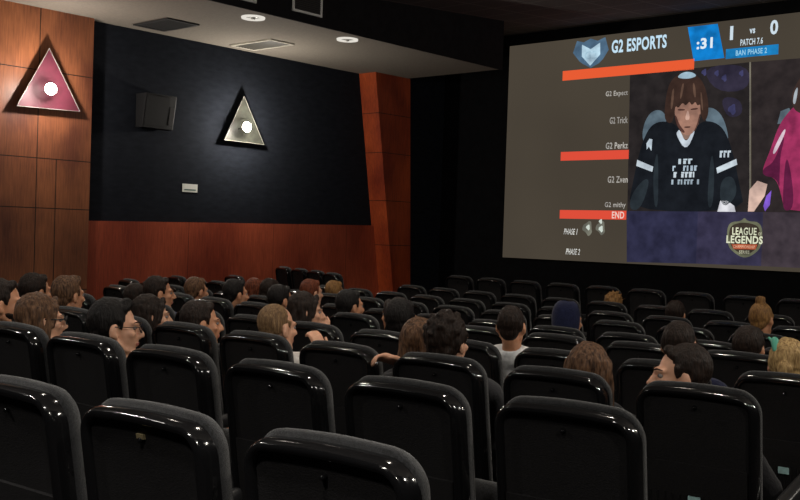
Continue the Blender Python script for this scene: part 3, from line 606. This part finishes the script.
def person(key, n, k, dx, ab, beta, phi, style, hair, skin, shirt, label, pitch=0.0, tilt=0.0, glasses=None, beard=False, rhand=None, lhand=None, long_sleeve=True, fwd=0.24, scale=1.0, collar=None, shift=0.0, neck=0.152):
    loc, rz = seat_pose(n, k); loc = loc + Vector((shift, 0, 0))
    near = n in 'ABCD'
    vox = 0.0075 if near else 0.0105
    e = empty('person', loc, rz); tag(e, label, 'person', 'audience seated in the cinema')
    psi = math.radians(beta - phi) - rz
    tw = max(-0.6, min(0.6, psi * 0.3)) if abs(psi) < 1.2 else math.copysign(0.62, psi)
    Hc = Vector((dx, fwd, RIM + ab))
    R = Matrix.Rotation(psi, 3, 'Z') @ Matrix.Rotation(math.radians(-pitch), 3, 'X') @ Matrix.Rotation(math.radians(tilt), 3, 'Y')
    hd = lambda x, y, z: Hc + R @ (Vector((x, y, z)) * scale)
    hr = lambda *r: tuple(q * scale for q in r)
    NB = Vector((dx * 0.93, fwd + 0.03, RIM + ab - neck))
    T = Matrix.Rotation(tw, 3, 'Z')
    sc = Vector((dx * 0.85, 0.31, NB.z - 0.045))                       # middle of the shoulders
    SH = {s: sc + T @ Vector((s * 0.155, 0.0, -0.012)) for s in (-1, 1)}
    chest = Vector((dx * 0.6, 0.365, 0.5 * (NB.z - 0.06) + 0.5 * 0.74)); belly = Vector((dx * 0.25, 0.41, 0.70)); hip = Vector((0, 0.42, 0.575))
    EL, WR, FD, NM = {}, {}, {}, {}
    for s in (-1, 1):
        EL[s] = Vector((s * 0.205 + dx * 0.3, 0.45, 0.695)); WR[s] = Vector((s * 0.06, 0.66, 0.670)); FD[s] = Vector((-s * 0.15, 1, -0.1)); NM[s] = Vector((0, 0.1, -1))
    for s, tg in ((1, rhand), (-1, lhand)):
        if tg:
            W = Hc + R @ Vector(tg[0]) if not tg[2] else Hc + Vector(tg[0])
            WR[s] = W; FD[s] = Vector(tg[1]); NM[s] = Vector(tg[3]); mid = (SH[s] + W) / 2
            EL[s] = mid + Vector((s * 0.07, 0.08, -0.13))
    def torso(b, g):
        b.ell(hip, (0.17 + g, 0.125 + g, 0.105 + g)); b.ell(belly, (0.145 + g, 0.105 + g, 0.15 + g))
        b.ell(chest, (0.158 + g, 0.105 + g, 0.17 + g), T)
        b.tube([SH[-1], sc + T @ Vector((0, 0.0, 0.004)), SH[1]], [0.052 + g, 0.062 + g, 0.052 + g])
        for s in (-1, 1): b.tube([NB + Vector((0, 0, -0.01)), (NB + SH[s]) / 2 + Vector((0, 0, -0.002)), SH[s]], [0.045 + g * 0.5, 0.045 + g * 0.7, 0.045 + g])
    def upper_arm(b, g):
        for s in (-1, 1): b.tube([SH[s], (SH[s] + EL[s]) / 2, EL[s]], [0.050 + g, 0.045 + g, 0.038 + g])
    def fore_arm(b, g, t=1.0):
        for s in (-1, 1): b.tube([EL[s], EL[s].lerp(WR[s], 0.35 * t), EL[s].lerp(WR[s], t)], [0.038 + g, 0.039 + g, 0.026 + g])
    def legs(b, g, shin=1.0):
        for s in (-1, 1):
            h, kn, an = Vector((s * 0.085, 0.44, 0.565)), Vector((s * 0.135, 0.845, 0.535)), Vector((s * 0.13, 0.80, 0.085))
            b.tube([h, h.lerp(kn, 0.5), kn], [0.088 + g, 0.076 + g, 0.055 + g]); b.tube([kn, kn.lerp(an, 0.35), kn.lerp(an, shin)], [0.054 + g, 0.056 + g, 0.038 + g])
    # one continuous body
    b = MB(); torso(b, 0); upper_arm(b, 0); fore_arm(b, 0); legs(b, 0)
    for s in (-1, 1): hand(b, WR[s], FD[s], NM[s], -s if not (rhand if s == 1 else lhand) else -s, 0.45 if not (rhand if s == 1 else lhand) else 0.9)
    for s in (-1, 1): b.tube([(s * 0.13, 0.79, 0.05), (s * 0.14, 0.90, 0.035), (s * 0.145, 0.975, 0.028)], [0.040, 0.038, 0.026])
    b.tube([hd(0, -0.022, -0.06), NB.lerp(hd(0, -0.022, -0.06), 0.5), NB + Vector((0, 0, -0.02))], [0.052 * scale, 0.050, 0.058])
    b.ell(hd(0, -0.014, 0.025), hr(0.073, 0.092, 0.090), R); b.ell(hd(0, 0.030, -0.025), hr(0.059, 0.060, 0.088), R)
    b.ell(hd(0, 0.034, -0.078), hr(0.046, 0.048, 0.038), R); b.ell(hd(0, 0.072, -0.102), hr(0.019, 0.016, 0.015), R)
    for s in (-1, 1):
        b.tube([hd(s * 0.056, -0.005, -0.055), hd(s * 0.042, 0.04, -0.088), hd(s * 0.012, 0.074, -0.102)], hr(0.014, 0.014, 0.014), 8)
        b.ell(hd(s * 0.040, 0.062, -0.022), hr(0.021, 0.020, 0.018), R); b.ell(hd(s * 0.012, 0.098, -0.036), hr(0.009, 0.010, 0.008), R)
        Re = R @ Matrix.Rotation(s * 0.35, 3, 'Z') @ Matrix.Rotation(-0.2, 3, 'X')
        b.ell(hd(s * 0.077, -0.012, -0.008), hr(0.0095, 0.020, 0.033), Re); b.ell(hd(s * 0.074, 0.0, -0.03), hr(0.010, 0.010, 0.014), R)
        b.tube([hd(s * 0.012, 0.088, 0.020), hd(s * 0.045, 0.072, 0.024)], hr(0.011, 0.010), 8)
    b.tube([hd(0, 0.086, 0.012), hd(0, 0.103, -0.014), hd(0, 0.112, -0.030)], hr(0.009, 0.011, 0.0125), 10)
    b.tube([hd(-0.020, 0.082, -0.060), hd(0, 0.091, -0.058), hd(0.020, 0.082, -0.060)], hr(0.006, 0.0085, 0.006), 8)
    b.tube([hd(-0.017, 0.081, -0.073), hd(0, 0.089, -0.073), hd(0.017, 0.081, -0.073)], hr(0.006, 0.009, 0.006), 8)
    fuse('body', b, vox, 3, None, e, SKIN[skin])
    # face details
    for s in (-1, 1):
        b = MB(); b.ell(hd(s * 0.031, 0.0735, 0.004), hr(0.0125, 0.0120, 0.0100), R, 12, 8); eye = b.build('eye', EYE, e, True)
        b = MB(); b.ell(hd(s * 0.031, 0.0835, 0.004), hr(0.0058, 0.0035, 0.0058), R, 10, 6); b.build('iris', IRIS, eye, True)
        b = MB(); b.tube([hd(s * 0.013, 0.098, 0.0235), hd(s * 0.033, 0.090, 0.030), hd(s * 0.052, 0.072, 0.026)], hr(0.0025, 0.0032, 0.0018), 6); b.build('eyebrow', BROW, e, True)
    b = MB(); b.tube([hd(-0.021, 0.0865, -0.066), hd(0, 0.0962, -0.064), hd(0.021, 0.0865, -0.066)], hr(0.002, 0.0035, 0.002), 6); b.tube([hd(-0.018, 0.086, -0.071), hd(0, 0.0948, -0.072), hd(0.018, 0.086, -0.071)], hr(0.002, 0.0035, 0.002), 6)
    b.build('lips', LIP, e, True)
    # hair
    b = MB(); amp, fr = 0.004, 70.0
    def cap(g, front=0.0):
        b.ell(hd(0, -0.031 + front, 0.038), hr(0.078 + g, 0.088 + g, 0.090 + g), R)
        b.ell(hd(0, -0.062, -0.018), hr(0.060 + g, 0.038 + g, 0.058), R)
        for s in (-1, 1): b.ell(hd(s * 0.061, -0.046, 0.018), hr(0.017 + g, 0.036, 0.042), R); b.tube([hd(s * 0.072, 0.022, 0.04), hd(s * 0.071, 0.022, 0.0)], hr(0.0065 + g * .4, 0.0045), 8)
    if style == 'crew':
        cap(-0.001); amp = 0.0022
    elif style in ('short', 'quiff'):
        cap(0.005); amp, fr = 0.0035, 100.0
        h = 0.024 if style == 'quiff' else 0.010
        b.tube([hd(-0.042, 0.033, 0.084), hd(-0.02, 0.042, 0.096 + h * .3), hd(0.02, 0.042, 0.096 + h * .3), hd(0.042, 0.033, 0.084)], hr(0.017, 0.016 + h * .5, 0.016 + h * .5, 0.017), 10)
    elif style == 'curly':
        cap(0.013); amp, fr = 0.009, 62.0
        for i in range(16):
            a = i * 2.4; t = math.acos(1 - (i + .5) / 16 * 1.0)
            b.ell(hd(0.082 * math.sin(t) * math.cos(a), -0.036 + 0.090 * math.sin(t) * math.sin(a), 0.045 + 0.095 * math.cos(t)), hr(0.018, 0.018, 0.016), R, 10, 7)
    elif style in ('long', 'pony', 'bob'):
        cap(0.007); amp = 0.005
        z1 = -0.24 if style == 'long' else -0.12
        if style != 'pony':
            for x, y, w in ((-0.074, 0.012, 0.018), (0.074, 0.012, 0.018), (-0.078, -0.03, 0.026), (0.078, -0.03, 0.026), (-0.05, -0.072, 0.030), (0.05, -0.072, 0.030), (0, -0.085, 0.034)):
                b.tube([hd(x * 0.95, y, 0.05), hd(x * 1.04, y - 0.005, -0.06), hd(x * 1.12, y - 0.012, z1 * 0.75), hd(x * 1.05, y - 0.004, z1 + 0.02 * math.sin(x * 90))], hr(w * .8, w, w * .9, w * .45), 8)
            b.tube([hd(-0.03, 0.060, 0.09), hd(-0.062, 0.048, 0.045), hd(-0.074, 0.03, -0.02)], hr(0.016, 0.014, 0.012), 8); b.tube([hd(0.0, 0.060, 0.10), hd(0.055, 0.05, 0.06), hd(0.074, 0.03, -0.02)], hr(0.016, 0.014, 0.012), 8)
        else:
            b.tube([hd(0, -0.10, 0.04), hd(0, -0.145, 0.03), hd(0, -0.165, -0.05), hd(0, -0.15, -0.14)], hr(0.022, 0.030, 0.028, 0.012), 10)
    elif style == 'bun':
        cap(0.003); amp = 0.004; b.ell(hd(0, -0.045, 0.142), hr(0.036, 0.036, 0.034), R); b.tube([hd(0, -0.04, 0.11), hd(0, -0.045, 0.13)], hr(0.03, 0.022), 10)
        for i in range(7): b.tube([hd(0.02 * math.cos(i), -0.045 + 0.02 * math.sin(i), 0.155), hd(0.042 * math.cos(i * 0.9), -0.045 + 0.042 * math.sin(i * 0.9), 0.178)], hr(0.008, 0.003), 6)
    elif style == 'twist':
        cap(0.005); amp = 0.005
        for s in (-1, 1): b.tube([hd(s * 0.07, 0.01, 0.05), hd(s * 0.055, -0.07, 0.03), hd(0, -0.115, 0.0)], hr(0.014, 0.018, 0.022), 8)
        b.ell(hd(0, -0.118, 0.0), hr(0.034, 0.024, 0.036), R); b.tube([hd(0, -0.12, -0.01), hd(0.01, -0.12, -0.10)], hr(0.024, 0.014), 8)
    elif style == 'messy':
        cap(0.008); amp, fr = 0.010, 60.0
        for i in range(18):
            a = i * 2.4; t = 0.25 + 1.2 * (i / 18.0)
            d = Vector((math.sin(t) * math.cos(a), math.sin(t) * math.sin(a), math.cos(t)))
            b.tube([hd(d.x * .075, -.024 + d.y * .085, .04 + d.z * .085), hd(d.x * .115 + .01, -.024 + d.y * .115, .045 + d.z * .11)], hr(0.018, 0.005), 6)
    elif style == 'hood':
        cap(0.0)
    def hdisp(co):
        q = R.transposed() @ (co - Hc)
        return amp * (noise.noise(Vector((q.x * fr, q.y * fr, q.z * fr * 0.28))) * 0.9 + 0.35 * noise.noise(Vector((q.x * fr * 2.3, q.y * fr * 2.3, q.z * fr * 0.6 + 9))))
    ho = fuse('hair', b, 0.006 if near else 0.009, 2, hdisp, e, HAIR[hair])
    if style == 'twist' and key == 'P31':
        b = MB(); b.tube([hd(-0.045, -0.085, 0.075), hd(-0.055, -0.06, 0.115)], hr(0.014, 0.018), 8); b.tube([hd(-0.05, -0.07, 0.10), hd(-0.08, -0.05, 0.125)], hr(0.010, 0.006), 6)
        c_ = b.build('hair_clip', TEAL, ho, True); c_['label'] = 'teal green hair clip'
    if style == 'hood':
        b = MB(); o_ = []
        for t in range(0, 11):                                          # hood: open shell round the head, front left open
            a = math.radians(-78 + 16 * t); row = []
            for i in range(13):
                u = math.radians(-112 + 224 * i / 12)
                row.append(hd(0.102 * math.sin(u) * math.cos(a * 0.75), -0.018 - 0.118 * math.cos(u) * math.cos(a * 0.75), 0.02 + 0.132 * math.sin(a)))
            o_.append(row)
        L2 = [[p + (Hc - p).normalized() * 0.010 for p in row] for row in o_]
        b.loops(o_, False); b.loops(L2, False)
        for L_, K_ in ((o_, L2),):
            b.loops([[r[0] for r in L_], [r[0] for r in K_]], False); b.loops([[r[-1] for r in L_], [r[-1] for r in K_]], False); b.loops([L_[0], K_[0]], False); b.loops([L_[-1], K_[-1]], False)
        b.build('hood', CL[shirt], e, True)
    if beard:
        b = MB(); b.ell(hd(0, 0.036, -0.082), hr(0.053, 0.056, 0.042), R); b.ell(hd(0, 0.030, -0.05), hr(0.063, 0.040, 0.036), R)
        b.tube([hd(-0.028, 0.084, -0.062), hd(0, 0.098, -0.051), hd(0.028, 0.084, -0.062)], hr(0.006, 0.007, 0.006), 8)
        fuse('beard', b, 0.006, 2, lambda co: 0.003 * noise.noise(co * 90), e, HAIR['dark'] if hair != 'black' else HAIR['black'])
    if glasses:
        b = MB(); th = 0.0032 if glasses == 'thick' else 0.0018
        for s in (-1, 1):
            P = [hd(s * 0.033 + 0.024 * math.cos(2*PI*i/16), 0.108 - 0.012 * abs(math.cos(2*PI*i/16)) * (1 if math.cos(2*PI*i/16) * s > 0 else 0), 0.002 + 0.019 * math.sin(2*PI*i/16)) for i in range(17)]
            b.tube(P, th, 6); b.tube([hd(s * 0.057, 0.097, 0.008), hd(s * 0.078, 0.05, 0.010), hd(s * 0.081, -0.005, 0.012), hd(s * 0.079, -0.022, -0.004)], th, 6)
        b.tube([hd(-0.010, 0.109, 0.006), hd(0.010, 0.109, 0.006)], th, 6)
        g_ = b.build('glasses', GLS, e, True)
        for s in (-1, 1):
            b = MB(); b.loops([[hd(s * 0.033 + 0.0235 * math.cos(2*PI*i/16), y - 0.011 * abs(math.cos(2*PI*i/16)) * (1 if math.cos(2*PI*i/16) * s > 0 else 0), 0.002 + 0.0185 * math.sin(2*PI*i/16)) for i in range(16)] for y in (0.1075, 0.109)], True, True, True); b.build('lens', GLASS, g_)
    # clothes
    b = MB(); torso(b, 0.011); upper_arm(b, 0.011)
    if long_sleeve: fore_arm(b, 0.010, 0.86)
    b.ell(NB + Vector((0, 0, -0.015)), (0.075, 0.070, 0.030))
    if style == 'hood': b.tube([NB + Vector((-0.07, -0.03, 0.02)), NB + Vector((0, -0.08, 0.02)), NB + Vector((0.07, -0.03, 0.02))], [0.035, 0.045, 0.035])
    cdisp = lambda co: 0.004 * noise.noise(co * 14) + 0.0015 * noise.noise(co * 40)
    fuse('hoodie' if style == 'hood' else 'top', b, vox * 1.15, 4, cdisp, e, CL[shirt])
    if collar:
        b = MB(); ring = [NB + Vector((0.068 * math.cos(2*PI*i/18), 0.064 * math.sin(2*PI*i/18), 0.012)) for i in range(19)]; b.tube(ring, 0.013, 8); b.build('collar', CL[collar], e, True)
    b = MB(); b.ell(hip, (0.18, 0.135, 0.112)); legs(b, 0.012, 0.93); fuse('trousers', b, 0.012, 4, cdisp, e, CL['denim'])
    for s in (-1, 1):
        b = MB(); b.tube([(s * 0.13, 0.775, 0.052), (s * 0.14, 0.90, 0.045), (s * 0.146, 0.985, 0.038)], [0.050, 0.048, 0.036]); b.tube([(s * 0.13, 0.79, 0.055), (s * 0.13, 0.80, 0.12)], [0.05, 0.05])
        b.v = [(x, y, max(z, 0.003)) for x, y, z in b.v]
        fuse('shoe', b, 0.011, 3, None, e, CL['shoe'])
    return e

# key: row, seat, lean, head height above the seat rim, bearing from the camera, turn seen in the picture, style...
PEOPLE = [
 (('P1', 'B', -1, 0.08, 0.090, 63, 92, 'short', 'dark', 'b', 'black', 'bearded dark haired person in profile, cut by the left edge of the photo'), dict(beard=True, short='the bearded person at the left edge')),
 (('P2', 'B', 0, -0.100, 0.040, 61, 76, 'long', 'brown', 'a', 'black', 'long-haired person in thick dark glasses looking right'), dict(glasses='thick', short='the long-haired person in thick dark glasses')),
 (('P3', 'C', -4, 0.28, 0.08, 61, 60, 'short', 'dark', 'b', 'black', 'dark haired person just behind the long-haired person in thick glasses'), dict(short='the dark haired person behind the long-haired person in glasses')),
 (('P4', 'C', -3, 0.17, 0.085, 60, 52, 'quiff', 'brown', 'b', 'black', 'person with swept up brown hair against the dim wood wall'), dict(short='the person with swept up brown hair by the wood wall')),
 (('P5', 'B', 1, -0.060, 0.055, 57, 88, 'quiff', 'black', 'a', 'olive', 'bearded person in thin round glasses smiling to the right, black hair, olive top'), dict(glasses='thin', beard=False, collar='olive', short='the smiling person in thin round glasses')),
 (('P6', 'D', -4, 0.03, 0.030, 56, 62, 'crew', 'dark', 'b', 'charcoal', 'person with short cropped dark hair right behind the smiling person in glasses'), dict(short='the crop haired person behind the smiling person in glasses')),
 (('P7', 'C', -1, 0.0, 0.025, 55, 82, 'long', 'dark', 'a', 'black', 'long dark haired person looking right, just right of the smiling person in thin glasses'), dict(short='the long dark haired person right of the smiling person in glasses')),
 (('P8', 'D', -3, -0.22, 0.095, 55, 80, 'short', 'dark', 'b', 'navy', 'dark haired person in clear profile against the red wainscot'), dict(collar='blue', short='the dark haired profile against the red wainscot')),
 (('P9', 'E', -7, 0.0, 0.055, 53, 55, 'short', 'brown', 'b', 'black', 'brown haired person right of the clear profile, head against the red wainscot'), dict(short='the brown haired person right of the clear profile')),
 (('P10', 'C', 0, -0.09, 0.025, 52, 78, 'short', 'dark', 'b', 'black', 'large dark haired head in profile, left of the crop haired fair person'), dict(short='the dark haired profile left of the crop haired fair person')),
 (('P11', 'E', -6, 0.04, 0.070, 51, 62, 'short', 'black', 'b', 'black', 'black haired person above and right of the large dark haired profile'), dict(short='the black haired person above the large dark profile')),
 (('P12', 'F', -6, -0.1, 0.070, 49, 45, 'bob', 'dark', 'b', 'black', 'dark bobbed head just right of the auburn head, below the angled seats'), dict(short='the dark bobbed person beside the auburn one')),
 (('P12b', 'F', -7, 0.21, 0.060, 50, 62, 'long', 'auburn', 'a', 'maroon', 'person with long auburn hair far back near the red wainscot'), dict(short='the long auburn haired person')),
 (('P13', 'E', -5, 0.09, 0.060, 48, 60, 'short', 'black', 'b', 'black', 'black haired person directly above the crop haired fair head'), dict(short='the black haired person above the crop haired fair head')),
 (('P14', 'C', 1, -0.04, 0.050, 48, 52, 'crew', 'fair', 'a', 'white', 'person with cropped fair hair and pale top, hand raised near chin'), dict(rhand=((0.165, 0.155, -0.115), (-0.45, -0.05, 0.75), True, (-0.6, 0.2, -0.6)), short='the crop haired fair person with a raised hand')),
 (('P15', 'F', -5, -0.03, 0.100, 47, 58, 'short', 'auburn', 'a', 'black', 'auburn short haired person below the angled empty seats'), dict(short='the auburn short haired person')),
 (('P16', 'G', -3, -0.17, 0.040, 45, 48, 'short', 'gold', 'a', 'black', 'light golden haired person right of the angled empty seats'), dict(short='the light golden haired person')),
 (('P17', 'D', 0, -0.25, 0.080, 47, 84, 'bob', 'dark', 'a', 'black', 'dark bobbed person holding a hand against the cheek'), dict(rhand=((0.075, 0.105, -0.11), (-0.35, -0.2, 0.8), True, (-0.7, 0.1, -0.5)), short='the bobbed person with a hand on the cheek')),
 (('P18', 'E', -3, -0.22, 0.070, 44, 58, 'short', 'black', 'b', 'black', 'black haired person with ear and cheek lit, in front of the foot of the pilaster'), dict(short='the black haired person before the pilaster')),
 (('P19', 'E', -2, -0.32, 0.040, 43, -52, 'long', 'dark', 'b', 'black', 'long dark haired person turned left, beside the black haired head with lit ear'), dict(short='the long dark haired person turned left')),
 (('P20', 'D', 1, -0.02, 0.090, 41, 34, 'short', 'black', 'b', 'black', 'black haired head with one bright ear, left of the curly head'), dict(short='the black haired person left of the curly head')),
 (('P21', 'C', 3, -0.080, 0.075, 39, 34, 'curly', 'dark', 'a', 'charcoal', 'person with a big head of dark curly hair, hand over the seat back'), dict(lhand=((-0.135, -0.16, -0.09), (-0.55, -0.6, 0.25), True, (0.2, -0.4, -0.8)), short='the curly haired person')),
 (('P22', 'C', 2, 0.2, 0.030, 41, 26, 'long', 'brown', 'a', 'black', 'brown long haired person tucked in left of the curly head'), dict(fwd=0.40, short='the brown long haired person behind the curly head')),
 (('P23', 'D', 2, 0.09, 0.115, 36, 12, 'crew', 'dark', 'b', 'grey', 'short haired person in a light grey top, seen from behind with both ears showing'), dict(fwd=0.27, scale=0.93, shift=0.07, neck=0.125, short='the person in the light grey top')),
 (('P24', 'F', 0, -0.01, 0.070, 32, 52, 'hood', 'dark', 'b', 'navy', 'person with a navy blue hood pulled over the head'), dict(short='the person in the navy hood')),
 (('P25', 'I', 5, -0.020, 0.000, 30, 30, 'messy', 'gold', 'b', 'black', 'tousled light brown hair far forward, just right of the navy hood'), dict(short='the tousled light brown haired person')),
 (('P26', 'C', 4, 0.05, 0.010, 31, 12, 'long', 'brown', 'a', 'black', 'person with straight long brown hair seen from behind'), dict(rhand=((0.13, 0.0, -0.21), (-0.5, 0.6, 0.1), True, (-0.5, -0.5, 0.0)), long_sleeve=False, short='the straight long brown haired person')),
 (('P27', 'D', 4, 0.010, 0.100, 26, 18, 'crew', 'dark', 'b', 'navy', 'tall dark cropped head seen from behind, above the person looking left'), dict(short='the tall dark cropped person')),
 (('P28', 'C', 5, -0.130, 0.040, 27, -98, 'short', 'dark', 'a', 'black', 'dark haired person in profile looking left over the seat top'), dict(short='the dark haired person looking left')),
 (('P29', 'G', 5, -0.040, 0.130, 22, 24, 'bun', 'gold', 'b', 'black', 'person with a golden top knot bun and one lit ear'), dict(short='the person with the golden top knot')),
 (('P30', 'E', 2, 0.000, 0.050, 23, 22, 'short', 'dark', 'b', 'black', 'dark haired head right below the top knot bun'), dict(short='the dark haired person below the top knot')),
 (('P31', 'D', 5, -0.040, 0.055, 21, 8, 'twist', 'blond', 'a', 'black', 'blond person with hair twisted up and a teal clip, at the right edge'), dict(short='the blond person with a teal hair clip')),
 (('P33', 'H', 5, -0.01, 0.050, 26, 14, 'short', 'dark', 'b', 'black', 'dim dark haired head far forward, above the tall cropped head'), dict(short='the dim dark haired person far forward')),
]

occupied = {}
for args, kw in PEOPLE:
    occupied[(args[1], args[2])] = kw.pop('short')
    person(*args, **kw)

# ------------------------------------------------------------------ the rows themselves
SPAN = {'A': (0, 2), 'B': (-1, 5), 'C': (-5, 5), 'D': (-7, 5), 'E': (-9, 3), 'F': (-11, 4), 'G': (-9, 7), 'H': (-7, 8), 'I': (0, 10), 'Z': (0, 11)}
SKIP = {('H', -6), ('H', -5), ('H', -4)}
def ordn(i): return ORD[i]
RN = list(SPAN)
for ri, n in enumerate(RN):
    a, z = SPAN[n]
    if n == 'A': rn = 'in the row nearest the camera'
    elif n == 'Z': rn = 'in the frontmost row'
    else: rn = 'in the %s row from the camera' % ORD[ri]
    for k in range(a, z + 1):
        if (n, k) in SKIP: continue
        loc, rz = seat_pose(n, k)
        jit = random.uniform(-0.004, 0.004)
        pos = '%s from the right end' % (ordn(z - k)) if z > k else 'at the right end'
        if n == 'H' and k == -7: pos = 'alone beside the left wall'
        if (n, k) in occupied: lab = 'black seat of %s' % occupied[(n, k)]
        else: lab = 'empty black cinema seat %s, %s' % (rn, pos)
        st = place_seat(loc + Vector((0, jit, 0)), rz + jit, (n, k) in occupied, lab)
        if k == 5 and n in 'CD': link('number_plate', SM['number_plate'][0], st)
        if (n, k) == ('A', 1): link('name_tag', SM['name_tag'][0], st)
# four seats of the angled block beside the left wall
for i, (x, y) in enumerate([(-11.18, 9.98), (-10.64, 9.80), (-10.10, 9.60), (-9.50, 9.32)]):
    place_seat((x, y, CAMZ - 0.595 - RIM), math.radians(-19), False, 'empty black seat of the angled group against the red wainscot, %s from the wall' % ORD[i])

# ------------------------------------------------------------------ added lamps standing in for the unseen hall lighting
def fill_light(x, y, z, e_, col, label):
    if z < 4: col = (1.0, 0.94, 0.86)
    o = downlight(x, y, z, label, emit('lit lamp', col, 6))
    L = bpy.data.lights.new('fill light', 'SPOT'); L.energy = e_; L.color = col; L.spot_size = math.radians(118); L.spot_blend = 0.8; L.shadow_soft_size = 0.09
    lo = bpy.data.objects.new('fill_light', L); C.objects.link(lo); lo.location = (x, y, z - 0.05)
WARM = (1.0, 0.90, 0.77)
LSPOTS = [(-1.3, 0.1, 3.0, 150), (-3.7, 0.1, 3.0, 150), (-2.4, 3.9, 4.9, 170), (-6.0, 3.6, 4.9, 170), (-7.2, 6.6, 4.9, 170), (-4.2, 7.6, 4.9, 170)]
for i, (x, y, z, pw) in enumerate(LSPOTS):
    fill_light(x, y, z, pw, WARM, 'added unseen fill light in the ceiling over the seats, %s from the back' % ORD[i])
for i, x in enumerate((-1.2, -4.2, -7.4)):  # unseen lamps added to bring out highlights on the seat rims
    e = empty('added_rim_lamp', (x, 0.45, 3.15)); tag(e, 'added lamp on the front edge of the unseen overhang, %s from the right wall' % ORD[i], 'wall lamp')
    b = MB(); b.tube([(0, 0.0, 0), (0, 0.05, -0.01)], [0.06, 0.05], 16, False); b.build('housing', M['dark_metal'], e, True)
    b = MB(); b.ell((0, 0.055, -0.01), (0.045, 0.03, 0.045)); b.build('bulb', emit('added rim lamp glow', (1.0, 0.93, 0.82), 20), e, True)
    L = bpy.data.lights.new('added rim light', 'POINT'); L.energy = 55; L.color = (1.0, 0.95, 0.88); L.shadow_soft_size = 0.05
    lo = bpy.data.objects.new('added_rim_light', L); C.objects.link(lo); lo.location = (x, 0.60, 3.14)


w = bpy.data.worlds.new('world'); bpy.context.scene.world = w; w.use_nodes = True
w.node_tree.nodes['Background'].inputs[0].default_value = (0.8, 0.85, 1.0, 1); w.node_tree.nodes['Background'].inputs[1].default_value = 0.0
vs = bpy.context.scene.view_settings
vs.view_transform = 'Standard'; vs.look = 'None'; vs.gamma = 1.0; vs.use_curve_mapping = False; vs.exposure = 0.0
